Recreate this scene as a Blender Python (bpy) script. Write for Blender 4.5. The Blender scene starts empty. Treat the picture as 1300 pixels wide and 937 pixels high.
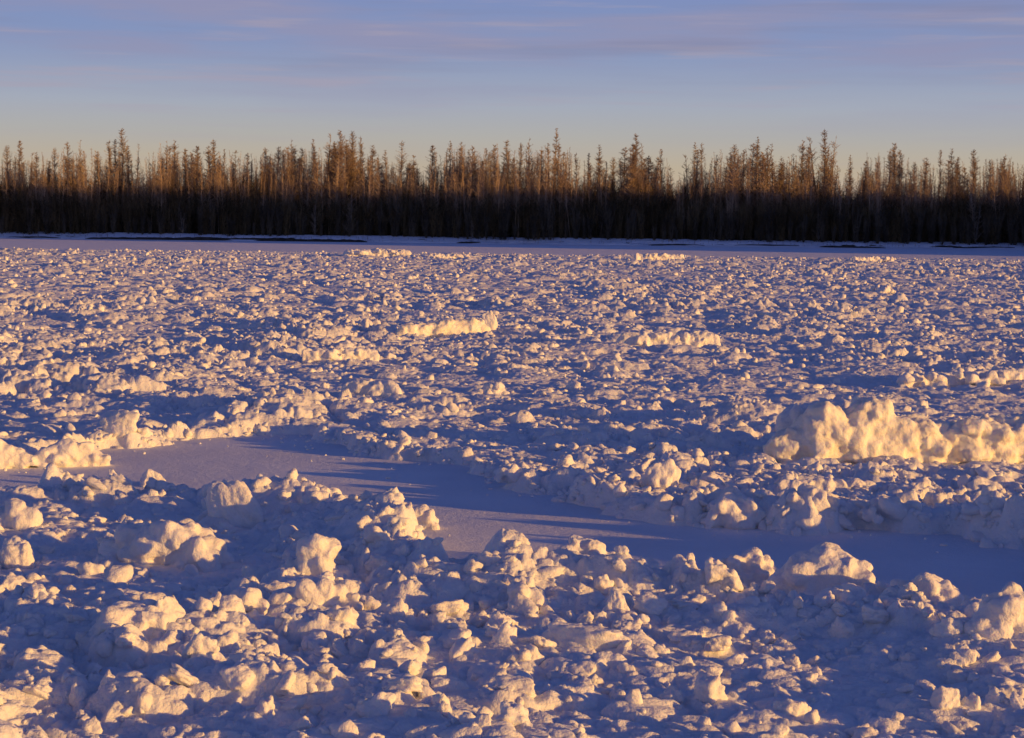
import bpy, math, random
import numpy as np
from mathutils import Vector, Matrix, Euler, noise as mnoise

random.seed(7); RNG = np.random.default_rng(11)
D2R = math.radians
scene = bpy.context.scene
COL = scene.collection

# ------------------------------------------------------------------ camera
F_PX = 2426.0; CX, CY = 650.0, 468.5; CAM_H = 3.0
PITCH = math.atan((CY - 284.0) / F_PX); ROLL = D2R(0.66)
cam_d = bpy.data.cameras.new('camera'); cam = bpy.data.objects.new('camera', cam_d); COL.objects.link(cam)
cam_d.sensor_width = 36.0; cam_d.lens = 36.0 * F_PX / 1300.0
cam_d.clip_start = 0.3; cam_d.clip_end = 8000
R = Matrix.Rotation(math.pi / 2 - PITCH, 3, 'X') @ Matrix.Rotation(ROLL, 3, 'Z')
cam.matrix_world = Matrix.Translation((0, 0, CAM_H)) @ R.to_4x4()
scene.camera = cam

def at(px, py, z=0.0):
    """where the ray of a photo pixel meets the level z"""
    d = R @ Vector(((px - CX) / F_PX, -(py - CY) / F_PX, -1.0))
    t = (z - CAM_H) / d.z
    return Vector((d.x * t, d.y * t, z))
def at_y(px, py, Y):
    d = R @ Vector(((px - CX) / F_PX, -(py - CY) / F_PX, -1.0))
    t = Y / d.y
    return Vector((d.x * t, Y, CAM_H + d.z * t))
def project(x, y, z):
    v = R.transposed() @ Vector((x, y, z - CAM_H))
    return (CX + F_PX * v.x / -v.z, CY - F_PX * v.y / -v.z)

# ------------------------------------------------------------------ sun and sky
SUN_EL, SUN_BACK = D2R(5.5), D2R(24)
sun_dir = Vector((math.cos(SUN_BACK) * math.cos(SUN_EL), -math.sin(SUN_BACK) * math.cos(SUN_EL), math.sin(SUN_EL)))
sd = bpy.data.lights.new('sun', 'SUN'); sun = bpy.data.objects.new('sun', sd); COL.objects.link(sun)
sd.energy = 4.9; sd.angle = D2R(0.5); sd.color = (1.0, 0.53, 0.115)
sun.rotation_euler = sun_dir.to_track_quat('Z', 'Y').to_euler()
sun.location = (60, -25, 30)

W = bpy.data.worlds.new('World'); scene.world = W; W.use_nodes = True
nt = W.node_tree; N = nt.nodes; L = nt.links
for n in list(N): N.remove(n)
def nd(t, **k):
    n = N.new(t)
    for a, b in k.items(): setattr(n, a, b)
    return n
def math_n(op, a, b=None, clamp=False):
    n = nd('ShaderNodeMath', operation=op); n.use_clamp = clamp
    for i, v in enumerate((a, b)):
        if v is None: continue
        if isinstance(v, (int, float)): n.inputs[i].default_value = v
        else: L.new(v, n.inputs[i])
    return n.outputs[0]
STR = 0.1
out = nd('ShaderNodeOutputWorld'); bg = nd('ShaderNodeBackground'); bg.inputs[1].default_value = STR
L.new(bg.outputs[0], out.inputs[0])
sky = nd('ShaderNodeTexSky', sky_type='NISHITA'); sky.sun_disc = False
sky.sun_elevation = SUN_EL; sky.sun_rotation = D2R(90) + SUN_BACK
sky.air_density = 1.0; sky.dust_density = 1.0; sky.ozone_density = 2.0
tc = nd('ShaderNodeTexCoord'); sep = nd('ShaderNodeSeparateXYZ'); L.new(tc.outputs['Generated'], sep.inputs[0])
el = math_n('MULTIPLY', math_n('ARCSINE', sep.outputs[2]), 180 / math.pi)      # elevation in degrees
az = math_n('ARCTAN2', sep.outputs[0], sep.outputs[1])
ramp = nd('ShaderNodeValToRGB'); L.new(math_n('MULTIPLY', el, 1 / 12.0, True), ramp.inputs[0])
cr = ramp.color_ramp
stops = [(0.0, (.58, .42, .27)), (1.7, (.50, .42, .31)), (2.6, (.43, .42, .40)), (3.5, (.37, .405, .485)),
         (4.6, (.285, .34, .50)), (5.3, (.235, .305, .51)), (7.5, (.20, .26, .50)), (12, (.12, .16, .40))]
cr.elements[0].position = 0; cr.elements[0].color = (*stops[0][1], 1)
cr.elements[1].position = 1; cr.elements[1].color = (*stops[-1][1], 1)
for p, c in stops[1:-1]:
    e = cr.elements.new(p / 12.0); e.color = (*c, 1)
# thin cloud streaks
def streak(sx, sz, off, lo, hi, det=4):
    cmb = nd('ShaderNodeCombineXYZ')
    L.new(math_n('MULTIPLY', az, sx), cmb.inputs[0]); L.new(math_n('MULTIPLY', el, sz), cmb.inputs[1]); cmb.inputs[2].default_value = off
    ns = nd('ShaderNodeTexNoise'); ns.inputs['Scale'].default_value = 1; ns.inputs['Detail'].default_value = det
    ns.inputs['Roughness'].default_value = .55; L.new(cmb.outputs[0], ns.inputs['Vector'])
    mr = nd('ShaderNodeMapRange', interpolation_type='SMOOTHSTEP'); L.new(ns.outputs[0], mr.inputs[0])
    mr.inputs[1].default_value = lo; mr.inputs[2].default_value = hi
    return mr.outputs[0]
def mixc(f, a, b):
    m = nd('ShaderNodeMix', data_type='RGBA')
    if isinstance(f, float): m.inputs[0].default_value = f
    else: L.new(f, m.inputs[0])
    for i, v in ((6, a), (7, b)):
        if isinstance(v, tuple): m.inputs[i].default_value = (*v, 1)
        else: L.new(v, m.inputs[i])
    return m.outputs[2]
def rng(v, a, b, c=0., d=1.):
    mr = nd('ShaderNodeMapRange', interpolation_type='SMOOTHSTEP'); L.new(v, mr.inputs[0])
    for i, q in enumerate((a, b, c, d)): mr.inputs[i + 1].default_value = q
    return mr.outputs[0]
low = ramp.outputs[0]
s1 = math_n('MULTIPLY', streak(5, .85, 3.1, .42, .66), rng(el, 2.6, 5.6, .08, .72))
low = mixc(s1, low, (.30, .29, .43))
s2 = math_n('MULTIPLY', streak(9, 2.6, 9.7, .5, .72), rng(el, 2.2, 4.6, .1, .55))
low = mixc(s2, low, (.40, .35, .43))
s3 = math_n('MULTIPLY', streak(4, 1.5, 21.3, .5, .75), rng(el, 3.4, 6, 0., .62))
low = mixc(s3, low, (.23, .235, .36))
sc_ = nd('ShaderNodeVectorMath', operation='SCALE'); L.new(low, sc_.inputs[0]); sc_.inputs[3].default_value = 1 / STR
tint = nd('ShaderNodeMix', data_type='RGBA', blend_type='MULTIPLY'); tint.inputs[0].default_value = 1
L.new(sky.outputs[0], tint.inputs[6]); tint.inputs[7].default_value = (.63, .71, 1.6, 1)
fin = mixc(rng(el, 8, 22), sc_.outputs[0], tint.outputs[2])
L.new(fin, bg.inputs[0])

scene.view_settings.view_transform = 'Standard'; scene.view_settings.look = 'None'
scene.view_settings.exposure = 0; scene.view_settings.gamma = 1

# ------------------------------------------------------------------ materials
def new_mat(name):
    m = bpy.data.materials.new(name); m.use_nodes = True
    t = m.node_tree; b = t.nodes['Principled BSDF']; b.inputs['Specular IOR Level'].default_value = .25
    return m, t, b
def snow_mat(name, col_a, col_b, scale, bumps, rough=.75, sss=0.0):
    m, t, b = new_mat(name); n = t.nodes; l = t.links
    g = n.new('ShaderNodeNewGeometry')
    a = n.new('ShaderNodeTexNoise'); a.inputs['Scale'].default_value = scale; a.inputs['Detail'].default_value = 4
    l.new(g.outputs['Position'], a.inputs['Vector'])
    r = n.new('ShaderNodeValToRGB'); r.color_ramp.elements[0].position = .35; r.color_ramp.elements[1].position = .65
    r.color_ramp.elements[0].color = (*col_a, 1); r.color_ramp.elements[1].color = (*col_b, 1)
    l.new(a.outputs[0], r.inputs[0]); l.new(r.outputs[0], b.inputs['Base Color'])
    b.inputs['Roughness'].default_value = rough
    prev = None
    for (s, dist, detail) in bumps:
        q = n.new('ShaderNodeTexNoise'); q.inputs['Scale'].default_value = s; q.inputs['Detail'].default_value = detail
        q.inputs['Roughness'].default_value = .6
        l.new(g.outputs['Position'], q.inputs['Vector'])
        bp = n.new('ShaderNodeBump'); bp.inputs['Strength'].default_value = 1; bp.inputs['Distance'].default_value = dist
        l.new(q.outputs[0], bp.inputs['Height'])
        if prev: l.new(prev.outputs[0], bp.inputs['Normal'])
        prev = bp
    if prev: l.new(prev.outputs[0], b.inputs['Normal'])
    if sss:
        b.inputs['Subsurface Weight'].default_value = sss
        b.inputs['Subsurface Radius'].default_value = (1.0, .75, .5); b.inputs['Subsurface Scale'].default_value = .035
    return m
M_RUB = snow_mat('rubble_snow', (.80, .78, .75), (.88, .86, .83), 1.3, [(14, .030, 4), (60, .006, 3)], sss=.35)
M_CHK = snow_mat('ice_chunk_snow', (.80, .77, .73), (.90, .87, .83), 3.0, [(16, .026, 4), (70, .005, 3)], sss=.35)
M_ICE = snow_mat('river_ice_snow', (.79, .78, .79), (.87, .86, .86), .6, [(2.2, .03, 3), (13, .014, 3), (45, .012, 3)], .8)
M_BANK = snow_mat('bank_snow', (.74, .75, .80), (.86, .87, .9), .3, [(1.5, .2, 4)], .8)
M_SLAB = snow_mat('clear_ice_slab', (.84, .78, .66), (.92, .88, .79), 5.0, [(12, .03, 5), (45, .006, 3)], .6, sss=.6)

def plain(name, a, b_, scale=3.0, rough=.85):
    m, t, b = new_mat(name); n = t.nodes; l = t.links
    g = n.new('ShaderNodeNewGeometry'); q = n.new('ShaderNodeTexNoise'); q.inputs['Scale'].default_value = scale
    l.new(g.outputs['Position'], q.inputs['Vector'])
    r = n.new('ShaderNodeValToRGB'); r.color_ramp.elements[0].color = (*a, 1); r.color_ramp.elements[1].color = (*b_, 1)
    r.color_ramp.elements[0].position = .38; r.color_ramp.elements[1].position = .62
    l.new(q.outputs[0], r.inputs[0]); l.new(r.outputs[0], b.inputs['Base Color']); b.inputs['Roughness'].default_value = rough
    return m
M_BARK = plain('birch_bark', (.16, .13, .10), (.30, .26, .21), .8)
M_TWIG = plain('bare_twigs', (.33, .23, .14), (.46, .34, .225), .35)
M_TWIG2 = plain('greyer_twigs', (.32, .24, .16), (.43, .34, .24), .35)
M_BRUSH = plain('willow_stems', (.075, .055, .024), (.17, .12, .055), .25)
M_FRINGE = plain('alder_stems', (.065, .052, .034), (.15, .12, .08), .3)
M_SPRUCE = plain('spruce_needles', (.02, .03, .015), (.045, .05, .03), .5)
M_DIRT = plain('frozen_mud', (.03, .025, .02), (.07, .055, .045), .8)
M_GRASS = plain('dry_grass', (.20, .14, .07), (.32, .22, .11), 2)

# ------------------------------------------------------------------ object helpers
def tag(o, label=None, cat=None, group=None, kind=None):
    if label: o['label'] = label
    if cat: o['category'] = cat
    if group: o['group'] = group
    if kind: o['kind'] = kind
    return o
def np_mesh(name, V, F, mat=None, smooth=True):
    V = np.asarray(V, np.float32); F = np.asarray(F, np.int32); k = F.shape[1]
    me = bpy.data.meshes.new(name)
    me.vertices.add(len(V)); me.vertices.foreach_set('co', V.ravel())
    me.loops.add(F.size); me.loops.foreach_set('vertex_index', F.ravel())
    me.polygons.add(len(F)); me.polygons.foreach_set('loop_start', np.arange(0, F.size, k, dtype=np.int32))
    me.polygons.foreach_set('loop_total', np.full(len(F), k, np.int32))
    me.polygons.foreach_set('use_smooth', np.full(len(F), smooth, bool))
    me.update(calc_edges=True)
    if mat: me.materials.append(mat)
    return me
def link(name, me, parent=None):
    o = bpy.data.objects.new(name, me); COL.objects.link(o)
    if parent: o.parent = parent
    return o
def empty(name, loc, rz=0, s=1):
    o = bpy.data.objects.new(name, None); COL.objects.link(o); o.location = loc; o.rotation_euler = (0, 0, rz)
    o.scale = (s, s, s) if not isinstance(s, tuple) else s; o.empty_display_size = .3
    return o

# ------------------------------------------------------------------ numpy noise
def h2(ix, iy, seed):
    with np.errstate(over='ignore'):
        h = (ix.astype(np.int64) * 374761393 + iy.astype(np.int64) * 668265263 + seed * 974634777) & 0xffffffff
        h = ((h ^ (h >> 13)) * 1274126177) & 0xffffffff
        h = ((h ^ (h >> 16)) * 2246822519) & 0xffffffff
        h = h ^ (h >> 15)
    return (h & 0xffffff).astype(np.float64) / 16777216.0
def vn(x, y, seed):
    ix = np.floor(x); iy = np.floor(y); fx = x - ix; fy = y - iy
    fx = fx * fx * (3 - 2 * fx); fy = fy * fy * (3 - 2 * fy); ix = ix.astype(np.int64); iy = iy.astype(np.int64)
    a = h2(ix, iy, seed); b = h2(ix + 1, iy, seed); c = h2(ix, iy + 1, seed); d = h2(ix + 1, iy + 1, seed)
    return (a + (b - a) * fx) * (1 - fy) + (c + (d - c) * fx) * fy
def fbm(x, y, seed, o=3):
    s = 0; w = 1; t = 0
    for i in range(o): s = s + w * vn(x * 2 ** i, y * 2 ** i, seed + 17 * i); t += w; w *= .5
    return s / t
def domes(x, y, S, seed, dens=.8, rmin=.35, rmax=.72, p=2.1, hpow=1.5, tilt=.28):
    """field of steep rounded lumps, one per jittered cell of size S; heights 0..~1.3"""
    u = x / S; v = y / S; ix = np.floor(u).astype(np.int64); iy = np.floor(v).astype(np.int64)
    best = np.zeros_like(x)
    for dx in (-1, 0, 1):
        for dy in (-1, 0, 1):
            cx = ix + dx; cy = iy + dy
            a = h2(cx, cy, seed); b = h2(cx, cy, seed + 1); c = h2(cx, cy, seed + 2); d = h2(cx, cy, seed + 3); e = h2(cx, cy, seed + 4)
            ux = u - (cx + a); vy = v - (cy + b)
            r = rmin + (rmax - rmin) * c; st = .6 + .8 * e
            q = np.sqrt((ux * st) ** 2 + (vy / st) ** 2) / r
            prof = np.sqrt(np.clip(1 - q ** p, 0, 1)) * (d ** hpow * .85 + .15) * (1 + tilt * ((a - .5) * 2 * ux + (b - .5) * 2 * vy) / r)
            prof = np.where(d > 1 - dens, prof, 0)
            best = np.maximum(best, np.minimum(prof, 1.05))
    return best

# ------------------------------------------------------------------ where rubble lies
def poly(pts): return np.array([tuple(at(px, py))[:2] for px, py in pts])
channel = poly([(-420, 640), (-60, 612), (0, 600), (60, 590), (130, 574), (200, 566), (300, 556), (370, 555), (430, 577), (500, 589), (590, 594),
                (600, 612), (650, 622), (700, 630), (760, 655), (850, 669), (960, 676), (1090, 680), (1190, 678), (1250, 696), (1320, 702), (1420, 712),
                (1440, 790), (1330, 812), (1200, 800), (1090, 782), (990, 768), (900, 762), (800, 752), (690, 745), (600, 734), (552, 708), (512, 678),
                (440, 656), (330, 646), (230, 638), (140, 631), (60, 630), (-80, 646), (-420, 690)])
tongue = poly([(588, 590), (640, 594), (720, 618), (700, 632), (620, 622), (590, 612)])
def sdist(x, y, P):
    """signed distance to polygon, positive inside"""
    n = len(P); best = np.full(x.shape, 1e9); ins = np.zeros(x.shape, bool)
    for i in range(n):
        ax, ay = P[i]; bx, by = P[(i + 1) % n]; ex, ey = bx - ax, by - ay
        t = np.clip(((x - ax) * ex + (y - ay) * ey) / (ex * ex + ey * ey + 1e-12), 0, 1)
        best = np.minimum(best, (x - ax - t * ex) ** 2 + (y - ay - t * ey) ** 2)
        c = ((ay > y) != (by > y)) & (x < (bx - ax) * (y - ay) / (by - ay + 1e-12) + ax); ins ^= c
    d = np.sqrt(best); return np.where(ins, d, -d)
FAR = 186.0
RX0, RY0 = at(1560, 755).x, at(1560, 755).y
def cover(x, y):
    """metres into the rubble (negative on smooth ice)"""
    wx = x + .35 * (fbm(x * 1.7, y * 1.7, 91) - .5) * 2; wy = y + .5 * (fbm(x * 1.7 + 9, y * 1.7, 92) - .5) * 2
    near = y < 45
    d = np.full(x.shape, 50.0)
    if near.any():
        a = -sdist(wx[near], wy[near], channel); b = sdist(wx[near], wy[near], tongue)
        d[near] = np.maximum(a, b)
    far = FAR + 9 * (fbm(x * .045, y * .02, 5) - .5) * 2 + 3 * (vn(x * .3, y * .2, 6) - .5) - y + .05 * x
    return np.minimum(d, far)
def height(x, y):
    c = cover(x, y)
    wx = x + .12 * (fbm(x * 3, y * 3, 31) - .5) * 2 + .03 * (vn(x * 14, y * 14, 33) - .5)
    wy = y + .12 * (fbm(x * 3 + 50, y * 3, 32) - .5) * 2 + .03 * (vn(x * 14, y * 14 + 7, 34) - .5)
    macro = fbm(x * .22, y * .12, 71, 3); m2 = fbm(x * .55 + 3, y * .38, 72, 2)
    lo = .26 + .28 * np.clip((y - 28) / 20, 0, 1)
    amp = np.clip((macro - .32) * 2.6, lo, 1.15) * (.72 + .6 * np.clip((m2 - .3) * 1.8, 0, 1))
    # ridges piled along long pan edges
    rg = 1 - np.abs(fbm(x * .10 + 40, y * .16, 73, 3) - .5) * 9; rg = np.clip(rg, 0, 1)
    amp = amp * (1 + .55 * rg) * (1 + .16 * np.clip((21 - y) / 5, 0, 1)) * (1 + .12 * np.clip((y - 60) / 60, 0, 1)); amp = np.minimum(amp, 1.4)
    h = .25 * domes(wx, wy, 1.25, 101, .5, .3, .62, 2.0, 1.8)
    h = np.maximum(h, .20 * domes(wx, wy, .52, 111, .62, .32, .66, 2.2, 1.5))
    h = .6 * h + .55 * np.maximum(h, .135 * domes(wx + .2 * h, wy, .29, 121, .75, .35, .7))
    hb = h; h = amp * hb; sm = np.maximum(amp, .5)
    h = h + sm * (.055 * domes(wx + .3 * h, wy + .3 * h, .14, 131, .8, .35, .75, 2.1, 1.2) + .024 * domes(wx, wy, .075, 141, .85, .4, .8, 2, 1, .2) * (y < 70))
    h = h + .07 * m2 + .03
    # heaped rim round the smooth pan
    rim = np.exp(-((c - .45) / .45) ** 2) * (y < 45) * (.05 + .11 * (y < 19.5) * np.clip(vn(x * 1.3, y * .6, 88) * 1.5, .3, 1)) + .05 * (y < 19.5) * domes(wx, wy, .40, 151, .9, .4, .75, 2.1, .8)
    env = np.clip(c / .4, 0, 1); env = env * env * (3 - 2 * env)
    far_env = np.clip((FAR + 6 - y) / 25, .45, 1)
    heap = .27 * np.exp(-((x - RX0) / .75) ** 2) * np.exp(-((y - RY0) / 2.6) ** 2) * (.7 + .6 * m2)  # unseen heap added off the right edge to shade the smooth channel
    return (h * far_env + rim + heap) * env - .12 * (1 - env)

# ------------------------------------------------------------------ ground sheets
def sheet():
    xs = np.concatenate([[-3000, -1200, -500], np.linspace(-260, 300, 57), [600, 1300, 3000]])
    ys = np.concatenate([[-800, -200], np.linspace(-40, 290, 34), [320, 400, 600, 1200, 3000, 6000]])
    X, Y = np.meshgrid(xs, ys); Z = np.zeros_like(X)
    V = np.stack([X, Y, Z], -1).reshape(-1, 3); nx = len(xs); ny = len(ys)
    i = np.arange((nx - 1) * (ny - 1)); r = i // (nx - 1); c = i % (nx - 1); a = r * nx + c
    return V, np.stack([a, a + 1, a + nx + 1, a + nx], 1)
V, F = sheet()
tag(link('frozen_river', np_mesh('frozen_river', V, F, M_ICE)), kind='structure')

def grid_faces(nr, nc):
    i = np.arange((nr - 1) * (nc - 1)); r = i // (nc - 1); c = i % (nc - 1); a = r * nc + c
    return np.stack([a, a + 1, a + nc + 1, a + nc], 1)
TH = D2R(21.5); nth = 1150
th = np.linspace(-TH, TH, nth)
rr = np.exp(np.linspace(math.log(8.0), math.log(212.0), 2100))
TT, RR = np.meshgrid(th, rr); X = RR * np.sin(TT); Y = RR * np.cos(TT)
Z = height(X, Y)
# push steep sides out a little so lumps are undercut rather than extruded straight up
V = np.stack([X, Y, Z], -1).reshape(-1, 3); F = grid_faces(len(rr), nth)
keep = (Z.ravel()[F] > -.1).any(1); F = F[keep]
me = np_mesh('ice_rubble', V, F, M_RUB)
tag(link('ice_rubble', me), 'jumbled snow covered ice rubble frozen into the river surface', 'ice rubble', kind='stuff')
del X, Y, Z, TT, RR

# ------------------------------------------------------------------ ice chunks
def ico(sub):
    import bmesh
    bm = bmesh.new(); bmesh.ops.create_icosphere(bm, subdivisions=sub, radius=1)
    V = np.array([v.co[:] for v in bm.verts]); F = np.array([[v.index for v in f.verts] for f in bm.faces]); bm.free()
    return V, F
ICO = {s: ico(s) for s in (1, 2, 3, 4, 5)}
def n3(P, s, seed):
    o = Vector((seed * 3.7, seed * 1.3, seed * 7.1))
    return np.array([mnoise.noise(Vector(p) * s + o) for p in P])
def cell3(P, s, seed):
    o = Vector((seed * 1.7, seed * 5.3, seed * 2.1))
    return np.array([mnoise.voronoi(Vector(p) * s + o)[0][0] for p in P])
def hull_shape(sub, seed, planes=13, soft=9., lump=.16, stretch=(1, 1, 1)):
    rg = np.random.default_rng(seed); V, F = ICO[sub]
    nn = rg.normal(size=(planes, 3)); nn /= np.linalg.norm(nn, axis=1)[:, None]
    nn = np.vstack([nn, np.eye(3), -np.eye(3)]); dd = np.concatenate([rg.uniform(.55, .95, planes), rg.uniform(.7, 1, 6)])
    cs = np.clip(V @ nn.T, 1e-3, None); rad = dd[None] / cs
    r = -np.log(np.exp(-soft * np.clip(rad, 0, 4)).sum(1)) / soft
    r = np.clip(r, .35, 1.3)
    P = V * r[:, None]
    c = cell3(P, 2.3, seed); r2 = 1 + lump * (1 - c * 2.2) * .9 + .08 * n3(P, 2.2, seed) + .05 * n3(P, 5, seed + 3)
    if sub >= 4: r2 += .035 * (1 - 2.0 * cell3(P, 6.5, seed + 9)) + .02 * n3(P, 11, seed + 5)
    P = P * r2[:, None]
    return P * np.array(stretch), F
def lump_cluster(name, balls, voxel, seed, mat, rough=.03):
    """many rounded lumps fused into one continuous mesh"""
    Vs, Fs, off = [], [], 0
    rg = np.random.default_rng(seed); V0, F0 = ICO[3]
    for (x, y, z, r, sx, sy, sz) in balls:
        e = Euler(rg.uniform(-.6, .6, 3)).to_matrix(); Rm = np.array(e)
        nn = rg.normal(size=(7, 3)); nn /= np.linalg.norm(nn, axis=1)[:, None]
        rad = np.clip(rg.uniform(.7, 1, 7)[None] / np.clip(V0 @ nn.T, 1e-3, None), 0, 4)
        q = -np.log(np.exp(-8 * rad).sum(1) + math.exp(-8.5)) / 8
        P = (V0 * q[:, None] * np.array([sx, sy, sz]) * r) @ Rm.T + np.array([x, y, z])
        Vs.append(P); Fs.append(F0 + off); off += len(P)
    me = np_mesh(name + '_src', np.vstack(Vs), np.vstack(Fs))
    o = bpy.data.objects.new('tmp', me); COL.objects.link(o)
    m = o.modifiers.new('r', 'REMESH'); m.mode = 'VOXEL'; m.voxel_size = voxel; m.use_smooth_shade = True
    s = o.modifiers.new('s', 'SMOOTH'); s.factor = .5; s.iterations = 3
    dg = bpy.context.evaluated_depsgraph_get(); dg.update()
    res = bpy.data.meshes.new_from_object(o.evaluated_get(dg)); res.name = name
    COL.objects.unlink(o); bpy.data.objects.remove(o); bpy.data.meshes.remove(me)
    n = len(res.vertices); co = np.empty(n * 3, np.float32); res.vertices.foreach_get('co', co); co = co.reshape(-1, 3)
    no = np.empty(n * 3, np.float32); res.vertex_normals.foreach_get('vector', no); no = no.reshape(-1, 3)
    k = rough / .03
    d = rough * (1.2 * n3(co, 3.2, seed) + .9 * n3(co, 8, seed + 1)) + .022 * k * (.8 - 2 * cell3(co, 6, seed + 2)) + .010 * k * (.7 - 2 * cell3(co, 15, seed + 4))
    co = co + no * d[:, None]
    res.vertices.foreach_set('co', co.ravel()); res.polygons.foreach_set('use_smooth', np.ones(len(res.polygons), bool)); res.update()
    res.materials.clear(); res.materials.append(mat)
    return res

def size_px(px, py): # metres per photo pixel at ground point
    p = at(px, py); return p.y / F_PX, p

VAR = []          # base shapes for loose chunks, at three levels of detail
styles = [(13, 9, .16, (1, .9, .75)), (9, 9, .14, (1, .8, .5)), (15, 8, .2, (1, .95, .9)), (7, 12, .12, (1, .75, .45)),
          (12, 7, .22, (1.1, .8, .7)), (8, 9, .16, (.9, .7, 1.0)), (14, 8, .22, (1, 1, .6)), (10, 8, .2, (1.2, .7, .55)),
          (6, 12, .13, (1, .9, .8)), (16, 7, .25, (.9, .9, .8)), (9, 8, .2, (1.3, .8, .5)), (12, 7, .22, (1, .85, 1.0))]
for i, (pl, so, lu, st) in enumerate(styles):
    VAR.append({s: hull_shape(s, 40 + i, pl, so * .72, lu * 1.1, st) for s in (1, 2, 3, 4)})

def scatter(n, r0, r1, amax, rmin, rmax, pw, seed, rim=False):
    rg = np.random.default_rng(seed)
    r = np.sqrt(rg.uniform(r0 ** 2, r1 ** 2, n)); a = rg.uniform(-amax, amax, n)
    x = r * np.sin(a); y = r * np.cos(a)
    size = rmin * (rmax / rmin) ** (rg.uniform(0, 1, n) ** pw)
    c = cover(x, y); k = c > size * (.3 if rim else .7)
    mac = fbm(x * .22, y * .12, 71, 3); k &= (c > size * .5) & (c < .42) if rim else (rg.uniform(0, 1, n) < np.clip((mac - .28) * 3.2, .35, 1))
    x, y, size = x[k], y[k], size[k]; z = height(x, y)
    m = len(x)
    return [dict(x=x[i], y=y[i], z=z[i] + size[i] * rg.uniform(-.45, .12), s=size[i], v=int(rg.integers(len(VAR))),
                 e=(rg.uniform(-.7, .7), rg.uniform(-.7, .7), rg.uniform(0, 6.28))) for i in range(m)]
def fallen(seed):
    rg = np.random.default_rng(seed); n = 30000; r = np.sqrt(rg.uniform(11 ** 2, 34 ** 2, n)); a = rg.uniform(-D2R(20), D2R(20), n); x = r * np.sin(a); y = r * np.cos(a)
    c = cover(x, y); k = (c < -.02) & (rg.uniform(0, 1, n) < .35 * np.exp(c / .22)); x, y = x[k], y[k]; out = []
    for i in range(len(x)):
        q = .008 + .03 * rg.random() ** 3; out.append(dict(x=x[i], y=y[i], z=q * .25, s=q, v=int(rg.integers(len(VAR))), e=(0, 0, rg.uniform(0, 6.28))))
    return out
chunks = scatter(6000, 9, 26, D2R(20), .025, .17, 2.4, 1) + scatter(2600, 9, 23, D2R(20), .05, .17, 1.7, 6) + scatter(11000, 26, 60, D2R(18.5), .035, .17, 2.3, 2) + scatter(19000, 60, 184, D2R(17.5), .07, .27, 2.2, 3) + scatter(16000, 11, 36, D2R(20), .04, .13, 1.4, 4, True)
chunks += fallen(5)

# -------- named pieces of ice that one can point to
heroes = []
taken = []
def hero(px, py, w, h, label, kind='lump', seed=1, n=None, depth=.7, group=None, name='ice_chunk', cat='ice chunk', mat=None, base=None, rot=None, shape=None, crumb=.03, fine=42):
    mpp, p = size_px(px, py); Wm, Hm = w * mpp, h * mpp * (1.08 if py < 600 else .98); Dm = Wm * depth
    rg = np.random.default_rng(seed * 7 + 3)
    vox = max(.012, min(Wm, Hm * 2) / fine)
    if kind in ('hull', 'peak', 'ball'):
        V, F = hull_shape(5, seed, 11 if kind == 'ball' else 9, 7 if kind == 'ball' else 14, .16 if kind == 'ball' else .12)
        if kind == 'peak':
            tz = np.clip((V[:, 2] - V[:, 2].min()) / np.ptp(V[:, 2]), 0, 1); k = (1.08 - .5 * tz ** 1.8)[:, None]
            V = np.concatenate([V[:, :2] * k + np.stack([-.35 * tz, .1 * tz], 1), V[:, 2:]], 1)
        lo, hi = V.min(0), V.max(0); V = (V - (lo + hi) / 2) / (hi - lo)
        V = V * np.array([Wm, Dm, Hm * 1.5]); me = np_mesh(name, V, F, mat or M_CHK); cz = Hm * .38
    else:
        balls = []
        n = n or 26
        for i in range(n):
            u = rg.uniform(-.5, .5); v = rg.uniform(-.5, .5)
            top = shape(u) if shape else math.sqrt(max(0, 1 - (2 * u) ** 2)) ** .8
            r = rg.uniform(.13, .26) * Hm * (1.1 if kind == 'wall' else 1.3)
            z = rg.uniform(0, max(.02, top * Hm - r)) if rg.random() < .6 else max(.0, top * Hm - r * rg.uniform(.8, 1.3))
            balls.append((u * (Wm - r), v * (Dm - r) * (1 - .5 * z / Hm), z, r, rg.uniform(.8, 1.5), rg.uniform(.8, 1.3), rg.uniform(.8, 1.2)))
        if kind == 'wall':
            for i in range(int(n * .6)):
                u = (i + .5) / int(n * .6) - .5; top = shape(u) if shape else 1
                balls.append((u * Wm * .94, 0, top * Hm * .42, top * Hm * .42, 1.25, .75, 1.25))
        else:
            balls.append((0, 0, Hm * .25, Hm * .5, min(2.6, Wm / Hm * .8), min(2, Dm / Hm * .8), 1))
        balls = [b[:2] + (b[2] - .05 * Hm,) + b[3:] for b in balls]
        me = lump_cluster(name, balls, vox, seed, mat or M_CHK, rough=min(crumb, Hm * .07)); cz = 0
    hz = (.55 * max(0., float(height(np.array([p.x]), np.array([p.y + Dm * .4]))[0])) if p.y > 0 else 0.) if base is None else base
    root = link(name, me); root.location = (p.x, p.y + Dm * .4, hz + cz)
    root.rotation_euler = (0, 0, rot if rot is not None else rg.uniform(-.3, .3))
    tag(root, label, cat, group); taken.append((p.x, p.y + Dm * .4, Wm * .42, Dm * .5)); heroes.append(root)
    return root
HG = 'large ice pieces standing out of the rubble'
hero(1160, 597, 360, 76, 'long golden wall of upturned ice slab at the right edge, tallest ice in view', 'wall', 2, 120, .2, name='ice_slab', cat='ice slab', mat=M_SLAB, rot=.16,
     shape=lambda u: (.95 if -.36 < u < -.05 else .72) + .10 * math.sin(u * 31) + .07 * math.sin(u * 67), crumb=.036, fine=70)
hero(1018, 592, 62, 62, 'round grey boulder of ice against the left end of the golden slab', 'ball', 3, 20, .9)
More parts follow.
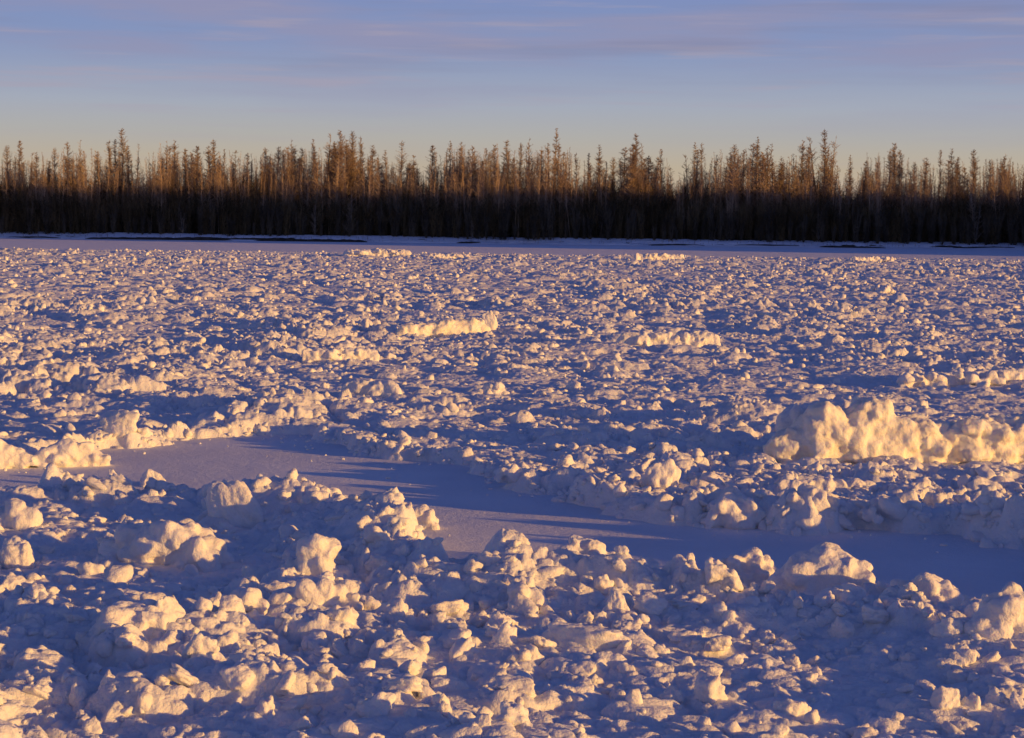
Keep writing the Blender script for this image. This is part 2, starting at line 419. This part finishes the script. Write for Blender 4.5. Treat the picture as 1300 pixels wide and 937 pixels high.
hero(60, 594, 150, 38, 'low sunlit ice ridge at the left edge above the smooth pan', 'wall', 4, 50, .22, name='ice_ridge', cat='ice ridge', rot=.34, shape=lambda u: .75 + .25 * math.sin(u * 9))
hero(150, 568, 56, 30, 'rounded ice boulder just right of the left sunlit ridge', 'ball', 5, 22)
hero(180, 566, 26, 18, 'small round ice boulder at the right end of the left ridge', 'lump', 51, 12)
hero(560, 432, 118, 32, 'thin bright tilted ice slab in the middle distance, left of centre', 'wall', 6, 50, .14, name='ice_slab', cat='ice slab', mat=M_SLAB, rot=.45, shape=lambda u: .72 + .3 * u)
hero(622, 428, 22, 26, 'upright ice spike at the right end of the thin bright slab', 'hull', 61, depth=.5)
hero(1240, 498, 210, 26, 'flat snow topped ice floe tilted up above the golden slab', 'wall', 7, 90, .4, name='ice_floe', cat='ice floe', rot=.3, crumb=.015, shape=lambda u: .85 + .2 * u)
hero(850, 448, 120, 24, 'long low sunlit heap of ice right of centre in the middle distance', 'wall', 8, 46, .25, name='ice_ridge', cat='ice ridge', rot=.1)
hero(430, 468, 90, 20, 'bright low ice ridge left of centre in the middle distance', 'wall', 81, 40, .3, name='ice_ridge', cat='ice ridge', rot=.25)
hero(470, 512, 62, 26, 'knobbly upright ice lumps beyond the smooth pan, left of centre', 'wall', 82, 26, .4)
hero(625, 508, 40, 20, 'squat rounded ice chunk beyond the smooth pan near the centre', 'lump', 83, 16)
hero(298, 682, 84, 54, 'tall pointed ice block with a broad lit face, left foreground', 'peak', 12, depth=.8, rot=.15)
hero(192, 618, 36, 20, 'small pointed ice cone at the near edge of the smooth pan, left', 'peak', 14, depth=.9)
hero(145, 622, 30, 24, 'small pointed ice lump left of the ice cone by the smooth pan', 'peak', 15)
hero(372, 640, 22, 20, 'tiny ice pyramid behind the foreground chunks at the pan edge', 'peak', 16)
hero(836, 634, 56, 42, 'smooth rounded ice boulder on the far rim of the pan', 'ball', 17, 14, .9)
hero(936, 672, 84, 46, 'big lit ice lump overhanging the far rim of the pan', 'lump', 18, 34)
hero(1030, 676, 70, 34, 'pair of ice lumps with lit tops on the far rim of the pan', 'lump', 19, 30)
hero(1140, 676, 90, 28, 'flat rounded shaded ice block on the far rim right of the lit lumps', 'lump', 20, 22)
hero(1050, 640, 120, 26, 'bumpy sunlit ice crust behind the far rim lumps, right of centre', 'wall', 21, 40, .3, rot=.2)
hero(655, 622, 60, 24, 'low knobbly ice heap at the tip of the rubble tongue', 'lump', 22, 24)
hero(742, 722, 78, 44, 'square topped ice block standing on the near rim of the pan, centre', 'lump', 23, 26)
hero(820, 730, 40, 26, 'small lit ice lump right of the square topped block', 'lump', 24, 14)
hero(536, 672, 44, 30, 'fluted ice knob at the right tip of the left foreground heap', 'lump', 25, 26)
hero(482, 660, 74, 24, 'flat topped ice block left of the fluted knob', 'hull', 26, depth=.7)
hero(410, 672, 96, 28, 'long lit ice block with a peak, right of the tall pointed block', 'lump', 27, 26, .5)
hero(405, 652, 60, 36, 'shaded ice chunk with a lit crest behind the long lit block', 'lump', 28, 22)
hero(205, 732, 168, 66, 'broad glowing mound of ice in the left foreground', 'lump', 29, 56, .5)
hero(18, 732, 46, 40, 'round ice ball at the left edge of the foreground', 'ball', 30, 12, .9)
hero(10, 690, 70, 46, 'sunlit ice lump cut by the left edge of the picture', 'lump', 31, 22)
hero(160, 852, 120, 62, 'large shaded ice block with a lit right half, bottom left', 'lump', 32, 40, .8)
hero(214, 842, 66, 50, 'pointed sunlit ice peak at the bottom left', 'peak', 33, depth=.8, rot=.9)
hero(395, 762, 62, 64, 'two stacked ice lumps like a figure in the left foreground', 'lump', 34, 20, .6, shape=lambda u: 1 if u > .05 else .55)
hero(400, 800, 130, 44, 'long rounded ice lump below the stacked lumps', 'lump', 35, 34, .5)
hero(310, 812, 46, 58, 'narrow upright ice knob in the bottom left foreground', 'lump', 36, 16, .8)
hero(662, 796, 62, 44, 'leaning pair of ice lumps in the centre foreground', 'lump', 37, 16, .5)
hero(745, 852, 132, 34, 'flat sunlit ice slab lying at the bottom centre', 'hull', 38, depth=.6, name='ice_slab', cat='ice slab', rot=.05)
hero(782, 806, 36, 34, 'small sharp ice pyramid right of centre in the foreground', 'peak', 39)
hero(950, 746, 84, 48, 'lit ice lump on the near rim of the pan, right of centre', 'lump', 40, 24)
hero(1050, 768, 130, 74, 'large tumbled ice heap on the near rim of the pan, right', 'lump', 41, 60, .6)
hero(1180, 790, 110, 62, 'broad ice lump with a lit right side in the right foreground', 'lump', 42, 38)
hero(1285, 850, 100, 84, 'tallest glowing ice block in the bottom right corner', 'lump', 43, 50, .7)
hero(1115, 776, 60, 40, 'ice chunk between the tumbled heap and the broad lump', 'lump', 44, 20)
hero(540, 770, 70, 38, 'shaded rounded ice chunk with a dark hollow beneath, centre left', 'lump', 45, 18)
hero(1118, 378, 44, 12, 'dark shaded ice hump in the far right rubble', 'lump', 46, 12)
hero(478, 329, 84, 13, 'low snow mound standing up at the far edge of the rubble', 'wall', 47, 30, .35, name='ice_mound', cat='ice mound')
hero(570, 331, 56, 8, 'smaller snow mound right of the low one at the far rubble edge', 'wall', 48, 24, .35, name='ice_mound', cat='ice mound')
hero(838, 333, 66, 11, 'long snow mound at the far rubble edge, right of centre', 'wall', 49, 24, .35, name='ice_mound', cat='ice mound')
hero(1108, 336, 60, 10, 'snow mound at the far rubble edge toward the right', 'wall', 50, 24, .35, name='ice_mound', cat='ice mound')

def inside_hero(x, y):
    for (hx, hy, a, b) in taken:
        if ((x - hx) / a) ** 2 + ((y - hy) / b) ** 2 < 1: return True
    return False
chunks = [c for c in chunks if not inside_hero(c['x'], c['y'])]
# the 190 loose chunks that show largest are things of their own
def show(c):
    px, py = project(c['x'], c['y'], c['z'])
    return c['s'] / c['y'] if (0 < px < 1300 and 0 < py < 930) else 0
for c in chunks: c['show'] = show(c)
chunks.sort(key=lambda c: -c['show'])
NIND = 200
var_mesh = [np_mesh('ice_chunk', VAR[i][4][0], VAR[i][4][1], M_CHK) for i in range(len(VAR))]
def where(c):
    px, py = project(c['x'], c['y'], c['z'])
    side = 'left' if px < 433 else ('centre' if px < 866 else 'right')
    if c['y'] < 17.5: z = ('nearest rubble in front of the pan', 'near')
    elif c['y'] < 32: z = ('rubble just beyond the smooth pan', 'mid')
    else: z = ('middle distance rubble', 'far')
    sz = 'larger' if c['s'] > .17 else 'small'
    return f"{sz} loose snowy ice chunk in the {z[0]}, {side} third", f"{sz} loose ice chunks in the {z[0]}, {side} third"
for c in chunks[:NIND]:
    o = bpy.data.objects.new('ice_chunk', var_mesh[c['v']]); COL.objects.link(o)
    o.location = (c['x'], c['y'], c['z']); o.rotation_euler = c['e']; s = c['s']; o.scale = (s, s, s)
    lab, grp = where(c); tag(o, lab, 'ice chunk', grp)
def merged(name, lst, lod_fn, label):
    Vs, Fs, off = [], [], 0
    for c in lst:
        V, F = VAR[c['v']][lod_fn(c)]; Rm = np.array(Euler(c['e']).to_matrix())
        Vs.append((V * c['s']) @ Rm.T + np.array([c['x'], c['y'], c['z']])); Fs.append(F + off); off += len(V)
    o = link(name, np_mesh(name, np.vstack(Vs), np.vstack(Fs), M_CHK)); tag(o, label, 'ice rubble', kind='stuff')
def lod(c):
    q = c['s'] / c['y'] * F_PX
    return 3 if q > 9 else (2 if q > 2.2 else 1)
merged('loose_ice_pieces', chunks[NIND:], lod, 'small loose snowy ice pieces strewn over the whole rubble field')

# ------------------------------------------------------------------ far bank
SHORE = 285.0
def bank():
    xs = np.linspace(-240, 330, 1140); ys = np.concatenate([np.linspace(-2.5, 6, 35), np.linspace(7, 60, 22), [90, 160, 400, 1500]])
    X, Yo = np.meshgrid(xs, ys)
    sh = SHORE + 1.2 * (fbm(X * .05, X * 0, 15) - .5) * 2 + .5 * (vn(X * .4, X * 0, 16) - .5)
    # unseen shore bend added at the right to carry the shade-casting spruces
    swing = np.clip((X - 84) / 10, 0, 1); swing = swing * swing * (3 - 2 * swing) * 86; sh = sh - swing
    Yw = sh + Yo
    t = np.clip((Yo + .6 * (fbm(X * .2, Yo * .3, 18) - .5)) / 3.2, 0, 1)
    Z = -.05 + 1.0 * t ** .7 + .25 * (fbm(X * .35, Yo * .6, 19) - .5) * (t > 0) * np.clip(t * 4, 0, 1)
    cut = np.clip((vn(X * .09, X * 0, 23) - .45) * 4, 0, 1) * np.exp(-((Yo - .9) / .4) ** 2) * .25
    Z = Z - cut - .3 * (t <= 0)
    V = np.stack([X, Yw, Z], -1).reshape(-1, 3); return V, grid_faces(len(ys), len(xs))
V, F = bank()
tag(link('river_bank', np_mesh('river_bank', V, F, M_BANK)), kind='structure')
# cut mud ledge along the waterline: narrow lens-shaped scars of dark earth on the bank face
mud_V, mud_F = [], []
rg = np.random.default_rng(77)
def shore_y(x): 
    X = np.array([x], float); return float(SHORE + 1.2 * (fbm(X * .05, X * 0, 15)[0] - .5) * 2 + .5 * (vn(X * .4, X * 0, 16)[0] - .5))
for k in range(46):
    px = rg.uniform(-30, 1330) if k > 16 else rg.uniform(150, 420)
    x0 = at_y(px, 305, SHORE).x; Ln = rg.uniform(3, 11); hh = rg.uniform(.12, .32); n = 14; yy0 = rg.uniform(.2, 1.6)
    for i in range(n + 1):
        u = i / n; x = x0 + (u - .5) * Ln; e = math.sin(math.pi * u) ** .6; j = rg.uniform(.75, 1.2)
        y = shore_y(x) + yy0; zb = -.05 + 1.0 * (np.clip(yy0 / 3.2, 0, 1)) ** .7
        for (dy, dz) in ((-.35, -.3), (-.32, zb * .4 + hh * e * j * .6), (-.1, zb * .5 + hh * e * j), (.5, zb * .4)):
            mud_V.append((x, y + dy, dz))
        if i < n:
            b = len(mud_V) - 4
            for q in range(3): mud_F.append((b + q, b + q + 4, b + q + 5, b + q + 1))
tag(link('bank_mud', np_mesh('bank_mud', mud_V, mud_F, M_DIRT)), kind='structure')

# ------------------------------------------------------------------ trees
def spikes(P0, P1, w0, w1):
    P0 = np.asarray(P0); P1 = np.asarray(P1); n = len(P0); d = P1 - P0; d /= np.linalg.norm(d, axis=1)[:, None] + 1e-9
    up = np.where(np.abs(d[:, 2:3]) > .9, np.array([[1., 0, 0]]), np.array([[0, 0, 1.]]))
    a = np.cross(d, up); a /= np.linalg.norm(a, axis=1)[:, None]; b = np.cross(d, a)
    w0 = np.asarray(w0).reshape(-1, 1); w1 = np.asarray(w1).reshape(-1, 1); V = np.empty((n, 6, 3))
    for k in range(3):
        c, s = math.cos(k * 2.094), math.sin(k * 2.094); o = a * c + b * s
        V[:, k] = P0 + o * w0; V[:, k + 3] = P1 + o * w1
    base = (np.arange(n) * 6)[:, None]
    F = np.concatenate([base + np.array([[k, (k + 1) % 3, (k + 1) % 3 + 3, k + 3]]) for k in range(3)])
    return V.reshape(-1, 3), F
def tree_geo(seed, H=15., spread=1.3, nb=70, tw=13, stems=1, base=.12, twig=.013, asc=(.5, 1.1), taper=.75):
    rg = np.random.default_rng(seed); T0, T1, TW0, TW1 = [], [], [], []; A, B, WA, WB = [], [], [], []
    for s in range(stems):
        h = H * (1 if s == 0 else rg.uniform(.7, .93)); ang = rg.uniform(0, 6.28); lean = 0 if stems == 1 else rg.uniform(.02, .07)
        nseg = 9; pts = []; dx = dy = 0
        for i in range(nseg + 1):
            t = i / nseg; pts.append(np.array([math.cos(ang) * lean * h * t + dx, math.sin(ang) * lean * h * t + dy, h * t])); dx += rg.normal(0, .05); dy += rg.normal(0, .05)
        pts = np.array(pts); rad = (.010 * h * (1 - np.linspace(0, 1, nseg + 1)) ** .9 + .008)
        for i in range(nseg): T0.append(pts[i]); T1.append(pts[i + 1]); TW0.append(rad[i]); TW1.append(rad[i + 1])
        gap = rg.uniform(0, 1, 6)
        for b in range(nb // stems if stems > 1 else nb):
            t = base + (1 - base - .01) * rg.uniform(0, 1) ** 1.0
            if stems == 1 and gap[int(t * 5.99)] < .12 and rg.random() < .6: continue
            p = np.array([np.interp(t, np.linspace(0, 1, nseg + 1), pts[:, k]) for k in range(3)])
            Ln = spread * ((1 - t) ** taper * 1.25 + .07) * rg.uniform(.4, 1.15); az_ = rg.uniform(0, 6.28); el_ = rg.uniform(*asc)
            d = np.array([math.cos(az_) * math.cos(el_), math.sin(az_) * math.cos(el_), math.sin(el_)]); q = p; br = max(.008, .018 * Ln)
            segs = []
            for k in range(3):
                d2 = d + np.array([0, 0, .22 * k]) + rg.normal(0, .12, 3); d2 /= np.linalg.norm(d2); e = q + d2 * Ln / 3
                segs.append((q, e)); A.append(q); B.append(e); WA.append(br * (1 - k * .28)); WB.append(br * (1 - (k + 1) * .28)); q = e
            for k in range(tw):
                sg = segs[rg.integers(3)]; u = rg.random(); o = sg[0] * (1 - u) + sg[1] * u
                d3 = d * .6 + rg.normal(0, .6, 3) + np.array([0, 0, .45]); d3 /= np.linalg.norm(d3); l3 = rg.uniform(.15, .6) * (.6 + .3 * spread) * (.25 + 1.1 * (1 - t))
                A.append(o); B.append(o + d3 * l3); WA.append(twig); WB.append(twig * .4)
    return spikes(T0, T1, TW0, TW1), spikes(A, B, WA, WB)
def make_tree(seed, **k):
    m = k.pop('mat', M_TWIG)
    (v1, f1), (v2, f2) = tree_geo(seed, **k)
    return np_mesh('trunk', v1, f1, M_BARK), np_mesh('crown', v2, f2, m, smooth=False)
protos = []
for i in range(7): protos.append(make_tree(200 + i, spread=random.uniform(1.7, 2.2), nb=230, tw=23, twig=.0105, asc=(.25, .9), taper=.62, mat=M_TWIG if i % 3 else M_TWIG2))
for i in range(4): protos.append(make_tree(220 + i, spread=random.uniform(1.1, 1.35), nb=180, tw=20, twig=.0105, asc=(.3, .9), taper=.6, mat=M_TWIG if i % 2 else M_TWIG2))     # slim spires
for i in range(4): protos.append(make_tree(240 + i, spread=random.uniform(1.5, 1.9), nb=260, tw=20, twig=.0105, stems=3, asc=(.5, 1.1), taper=.6, mat=M_TWIG))
for i in range(3): protos.append(make_tree(260 + i, spread=2.5, nb=140, tw=19, twig=.010, asc=(.15, .6), taper=.8, mat=M_TWIG2))
def put_tree(pr, x, y, z, H, rz, wide, label, group, name='bare_tree', cat='tree'):
    s = H / 15.; r = empty(name, (x, y, z), rz, (s * wide, s * wide, s))
    for nm, me in (('trunk', pr[0]), ('crown', pr[1])): link(nm, me, r)
    tag(r, label, cat, group); return r
BZ = .85
spires = [(-30, 190, 0), (-12, 183, 2), (10, 185, 0), (25, 178, 1), (45, 193, 4), (70, 188, 0), (85, 180, 2), (101, 177, 11), (125, 192, 5), (155, 163, 3), (190, 206, 15), (212, 178, 12),
          (222, 178, 4), (250, 185, 1), (272, 176, 6), (300, 190, 15), (314, 194, 2), (334, 188, 0), (350, 186, 5), (370, 176, 12), (383, 188, 3), (400, 176, 8), (416, 168, 13), (431, 165, 2), (449, 167, 0),
          (456, 172, 7), (472, 184, 4), (491, 190, 9), (510, 178, 16), (522, 196, 17), (549, 184, 1), (571, 178, 9), (587, 180, 4), (600, 185, 2), (616, 188, 10), (626, 184, 5), (645, 178, 3), (659, 182, 0),
          (670, 174, 12), (687, 190, 1), (704, 162, 8), (709, 182, 2), (733, 193, 7), (748, 194, 10), (759, 183, 9), (778, 200, 0), (806, 170, 3), (813, 182, 11), (838, 189, 10), (852, 212, 15), (882, 180, 9), (893, 180, 7),
          (908, 196, 8), (935, 184, 0), (945, 190, 2), (962, 173, 9), (976, 185, 7), (992, 198, 16), (1020, 178, 4), (1027, 186, 1), (1048, 163, 6), (1054, 172, 12), (1080, 196, 9), (1099, 204, 3), (1114, 206, 1),
          (1136, 182, 5), (1142, 190, 2), (1160, 206, 0), (1175, 200, 4), (1193, 190, 10), (1211, 188, 9), (1216, 198, 6), (1236, 190, 3), (1258, 203, 0), (1276, 198, 2), (1305, 205, 4), (1330, 200, 1)]
spec = {155: 'tall feathery bare tree alone left of the sky gap, tallest at the left', 101: 'bare brown tree with a dense top just left of the lone tall tree',
        510: 'open branched pale bare tree at the left side of the central gap', 549: 'bare tree at the right side of the central sky gap',
        704: 'slimmest tall bare spire near the middle, topping its neighbours', 806: 'tall narrow feathery bare tree right of the middle',
        1048: 'tallest forked bare tree of the right half of the wood', 1020: 'bushy bare tree just left of the tallest forked one',
        962: 'slim bare spire standing alone left of the forked pair', 882: 'thin wispy bare tree right of the low gap in the wood', 893: 'second thin wispy bare tree right of the low gap, close to its twin',
        1136: 'bare tree with a sharp high tip in the right quarter', 212: 'dense bare tree right of the sky gap, left one of a close pair', 222: 'dense bare tree right of the sky gap, right one of a close pair',
        431: 'tall bare tree at the crest of the left centre clump', 272: 'bare tree with a pointed top midway along the left third', 1276: 'last full bare tree before the right edge'}
seg_names = [(-100, 180, 'far left clump of the wood'), (180, 390, 'stretch after the left sky gap'), (390, 535, 'clump left of the central gap'),
             (535, 720, 'stretch right of the central gap'), (720, 865, 'stretch before the low right gap'), (865, 1090, 'stretch with the forked trees'), (1090, 1500, 'far right stretch of the wood')]
def seg(px):
    for a, b, n in seg_names:
        if a <= px < b: return n
for k, (px, ty, v) in enumerate(spires):
    Y = SHORE + 9 + rg.uniform(0, 6); top = at_y(px, ty, Y); H = top.z - BZ
    lab = spec.get(px); n = seg(px)
    put_tree(protos[v], top.x, Y, BZ, H, rg.uniform(0, 6.28), rg.uniform(1.15, 1.5), lab or f'tall bare brown tree above the thicket, {n}', None if lab else f'tall bare trees, {n}')
ntree = 0
for k in range(225):      # shorter companions between and behind
    px = rg.uniform(-60, 1370)
    if any(abs(px - g) < w for g, w in ((176, 9), (536, 7), (862, 9))): continue
    near_top = min((abs(px - s[0]) + .0, s[1]) for s in spires)[1]
    ty = near_top + rg.uniform(7, 30); ty = min(ty, 226 + .0115 * (px - 650)); Y = SHORE + 6 + rg.uniform(0, 16); top = at_y(px, ty, Y)
    v = int(rg.integers(0, 15)); n = seg(px)
    put_tree(protos[v], top.x, Y, BZ, top.z - BZ, rg.uniform(0, 6.28), rg.uniform(1.3, 1.9), f'shorter bare twiggy tree between tall ones, {n}', f'shorter bare trees, {n}'); ntree += 1

# dense willow and alder thicket under the trees: one mass
def bush_geo(seed):
    rg = np.random.default_rng(seed); A, B, WA, WB = [], [], [], []
    for s in range(9):
        az_ = rg.uniform(0, 6.28); ln = rg.uniform(.02, .22); h = rg.uniform(.6, 1.0); q = np.array([rg.normal(0, .03), rg.normal(0, .03), 0])
        d = np.array([math.cos(az_) * ln, math.sin(az_) * ln, 1.]); segs = []
        for k in range(4):
            d2 = d + rg.normal(0, .06, 3); e = q + d2 * h / 4; segs.append((q, e)); A.append(q); B.append(e); WA.append(.006 * (1 - k * .2)); WB.append(.006 * (1 - (k + 1) * .2)); q = e
        for k in range(46):
            sg = segs[rg.integers(0, 4)]; u = rg.random(); o = sg[0] * (1 - u) + sg[1] * u; d3 = rg.normal(0, .55, 3) + np.array([0, 0, .8]); d3 /= np.linalg.norm(d3)
            A.append(o); B.append(o + d3 * rg.uniform(.06, .17)); WA.append(.0042); WB.append(.0015)
    return spikes(A, B, WA, WB)
bushes = [bush_geo(300 + i) for i in range(6)]
def mass(name, items, mat, label, cat):
    Vs, Fs, off = [], [], 0
    for (g, x, y, z, sx, sz, a) in items:
        V, F = g; c, s = math.cos(a), math.sin(a); P = V * np.array([sx, sx, sz]); P = np.stack([P[:, 0] * c - P[:, 1] * s + x, P[:, 0] * s + P[:, 1] * c + y, P[:, 2] + z], 1)
        Vs.append(P); Fs.append(F + off); off += len(V)
    o = link(name, np_mesh(name, np.vstack(Vs), np.vstack(Fs), mat, smooth=False)); tag(o, label, cat, kind='stuff')
items = []
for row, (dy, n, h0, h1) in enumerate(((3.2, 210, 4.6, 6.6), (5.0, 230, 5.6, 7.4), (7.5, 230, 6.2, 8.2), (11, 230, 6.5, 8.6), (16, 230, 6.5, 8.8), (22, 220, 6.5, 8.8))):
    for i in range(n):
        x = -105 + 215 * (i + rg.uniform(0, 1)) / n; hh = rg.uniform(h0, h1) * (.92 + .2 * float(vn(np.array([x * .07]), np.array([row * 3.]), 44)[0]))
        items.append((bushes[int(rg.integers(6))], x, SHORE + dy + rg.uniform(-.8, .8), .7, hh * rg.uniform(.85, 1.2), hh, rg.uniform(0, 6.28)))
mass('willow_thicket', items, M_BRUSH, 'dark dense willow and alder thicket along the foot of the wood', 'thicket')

def sapling_geo(seed):
    rg = np.random.default_rng(seed); A, B, WA, WB = [], [], [], []
    for s in range(3):
        q = np.array([rg.normal(0, .05), rg.normal(0, .05), 0]); h = rg.uniform(.75, 1.0); az_ = rg.uniform(0, 6.28); d = np.array([math.cos(az_) * .07, math.sin(az_) * .07, 1.])
        for k in range(6):
            e = q + (d + rg.normal(0, .03, 3)) * h / 6; A.append(q); B.append(e); WA.append(.0045 * (1 - k * .14)); WB.append(.0045 * (1 - (k + 1) * .14))
            if k >= 2:
                for j in range(30):
                    u = rg.random(); o = q * (1 - u) + e * u; t = (k + u) / 6; a = rg.uniform(0, 6.28); d3 = np.array([math.cos(a), math.sin(a), rg.uniform(.4, 1.6)]); d3 /= np.linalg.norm(d3)
                    A.append(o); B.append(o + d3 * rg.uniform(.03, .16) * (1.15 - t)); WA.append(.0013); WB.append(.0005)
            q = e
    return spikes(A, B, WA, WB)
sap = [sapling_geo(350 + i) for i in range(6)]
items = []
for i in range(1150):
    x = -100 + 205 * (i + rg.uniform(0, 1)) / 1150; hh = rg.uniform(7.4, 13.6) * (.85 + .3 * float(vn(np.array([x * .12]), np.array([2.]), 46)[0]))
    px = project(x, SHORE + 10, 5)[0]
    if abs(px - 177) < 11 or abs(px - 862) < 10 or abs(px - 534) < 6: hh *= .8
    items.append((sap[int(rg.integers(6))], x, SHORE + rg.uniform(4, 18), .7, hh * rg.uniform(.9, 1.3), hh, rg.uniform(0, 6.28)))
mass('sapling_thicket', items, M_TWIG, 'brown hazy saplings filling in between the tall bare trees', 'thicket')

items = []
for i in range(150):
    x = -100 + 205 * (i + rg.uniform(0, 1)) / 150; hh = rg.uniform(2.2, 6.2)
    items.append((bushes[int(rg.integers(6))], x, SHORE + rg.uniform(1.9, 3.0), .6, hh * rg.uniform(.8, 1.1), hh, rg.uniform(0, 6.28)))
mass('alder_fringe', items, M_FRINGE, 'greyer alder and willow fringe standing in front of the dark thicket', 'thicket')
items = []
for i in range(420):
    px = rg.uniform(-60, 1360); x = at_y(px, 305, SHORE).x; yy = rg.uniform(.3, 2.6) * rg.random() ** .5; hh = rg.uniform(.25, .75)
    items.append((sap[int(rg.integers(6))], x, shore_y(x) + yy, .9 * min(1, yy / 3.2) ** .7 - .1, hh * 1.6, hh, rg.uniform(0, 6.28)))
mass('dry_grass', items, M_GRASS, 'dry grass and short sticks poking through the snow of the bank', 'grass')

# unseen spruces added right of the view, heights shaped to shade the thicket
def spruce_geo(seed):
    rg = np.random.default_rng(seed); A, B, WA, WB = [np.array([0, 0, 0.])], [np.array([0, 0, 1.])], [.012], [.002]
    for k in range(260):
        t = .06 + .94 * (k / 260); Ln = .17 * (1 - t) ** .8 + .012; a = k * 2.4 + rg.uniform(-.3, .3)
        o = np.array([0, 0, t]); e = o + np.array([math.cos(a) * Ln, math.sin(a) * Ln, -.25 * Ln]) * rg.uniform(.7, 1.1)
        A.append(o); B.append(e); WA.append(.016 * (1 - t) + .006); WB.append(.003)
    return spikes(A, B, WA, WB)
spr = [spruce_geo(400 + i) for i in range(4)]
items = []
for i in range(560):
    u = rg.uniform(0, 1); y = 203 + 85 * u; x = 89 + 7 * u + rg.uniform(0, 15)
    hh = (26.5 - 18 * u) * rg.uniform(.85, 1.05); items.append((spr[int(rg.integers(4))], x, y + 1, .8, hh * 1.15, hh, rg.uniform(0, 6.28)))
mass('shade_spruces', items, M_SPRUCE, 'added dark spruces beyond the right edge, casting shade on the far thicket', 'wood')

# a few pale frosted shrubs that stand out at the thicket's foot
shr = [make_tree(500 + i, H=15, spread=2.6, nb=70, tw=14, stems=4, asc=(.5, 1.2), base=.05, mat=M_TWIG2) for i in range(2)]
for (px, ty, lab) in ((445, 236, 'rusty brown shrubby tree low in the thicket, left of centre'), (400, 250, 'pale greyish shrub in front of the dark thicket, left of centre'),
                      (1040, 262, 'faint grey shrub at the foot of the right half of the thicket'), (600, 265, 'faint pale shrub at the thicket foot near the middle'),
                      (1240, 250, 'greyish shrub in the dark thicket near the right edge'), (232, 262, 'faint grey shrub at the thicket foot in the left part')):
    Y = SHORE + 2.6; t = at_y(px, ty, Y); put_tree(shr[int(px) % 2], t.x, Y, .75, t.z - .75, px, 1.5, lab, None, 'shrub', 'shrub')
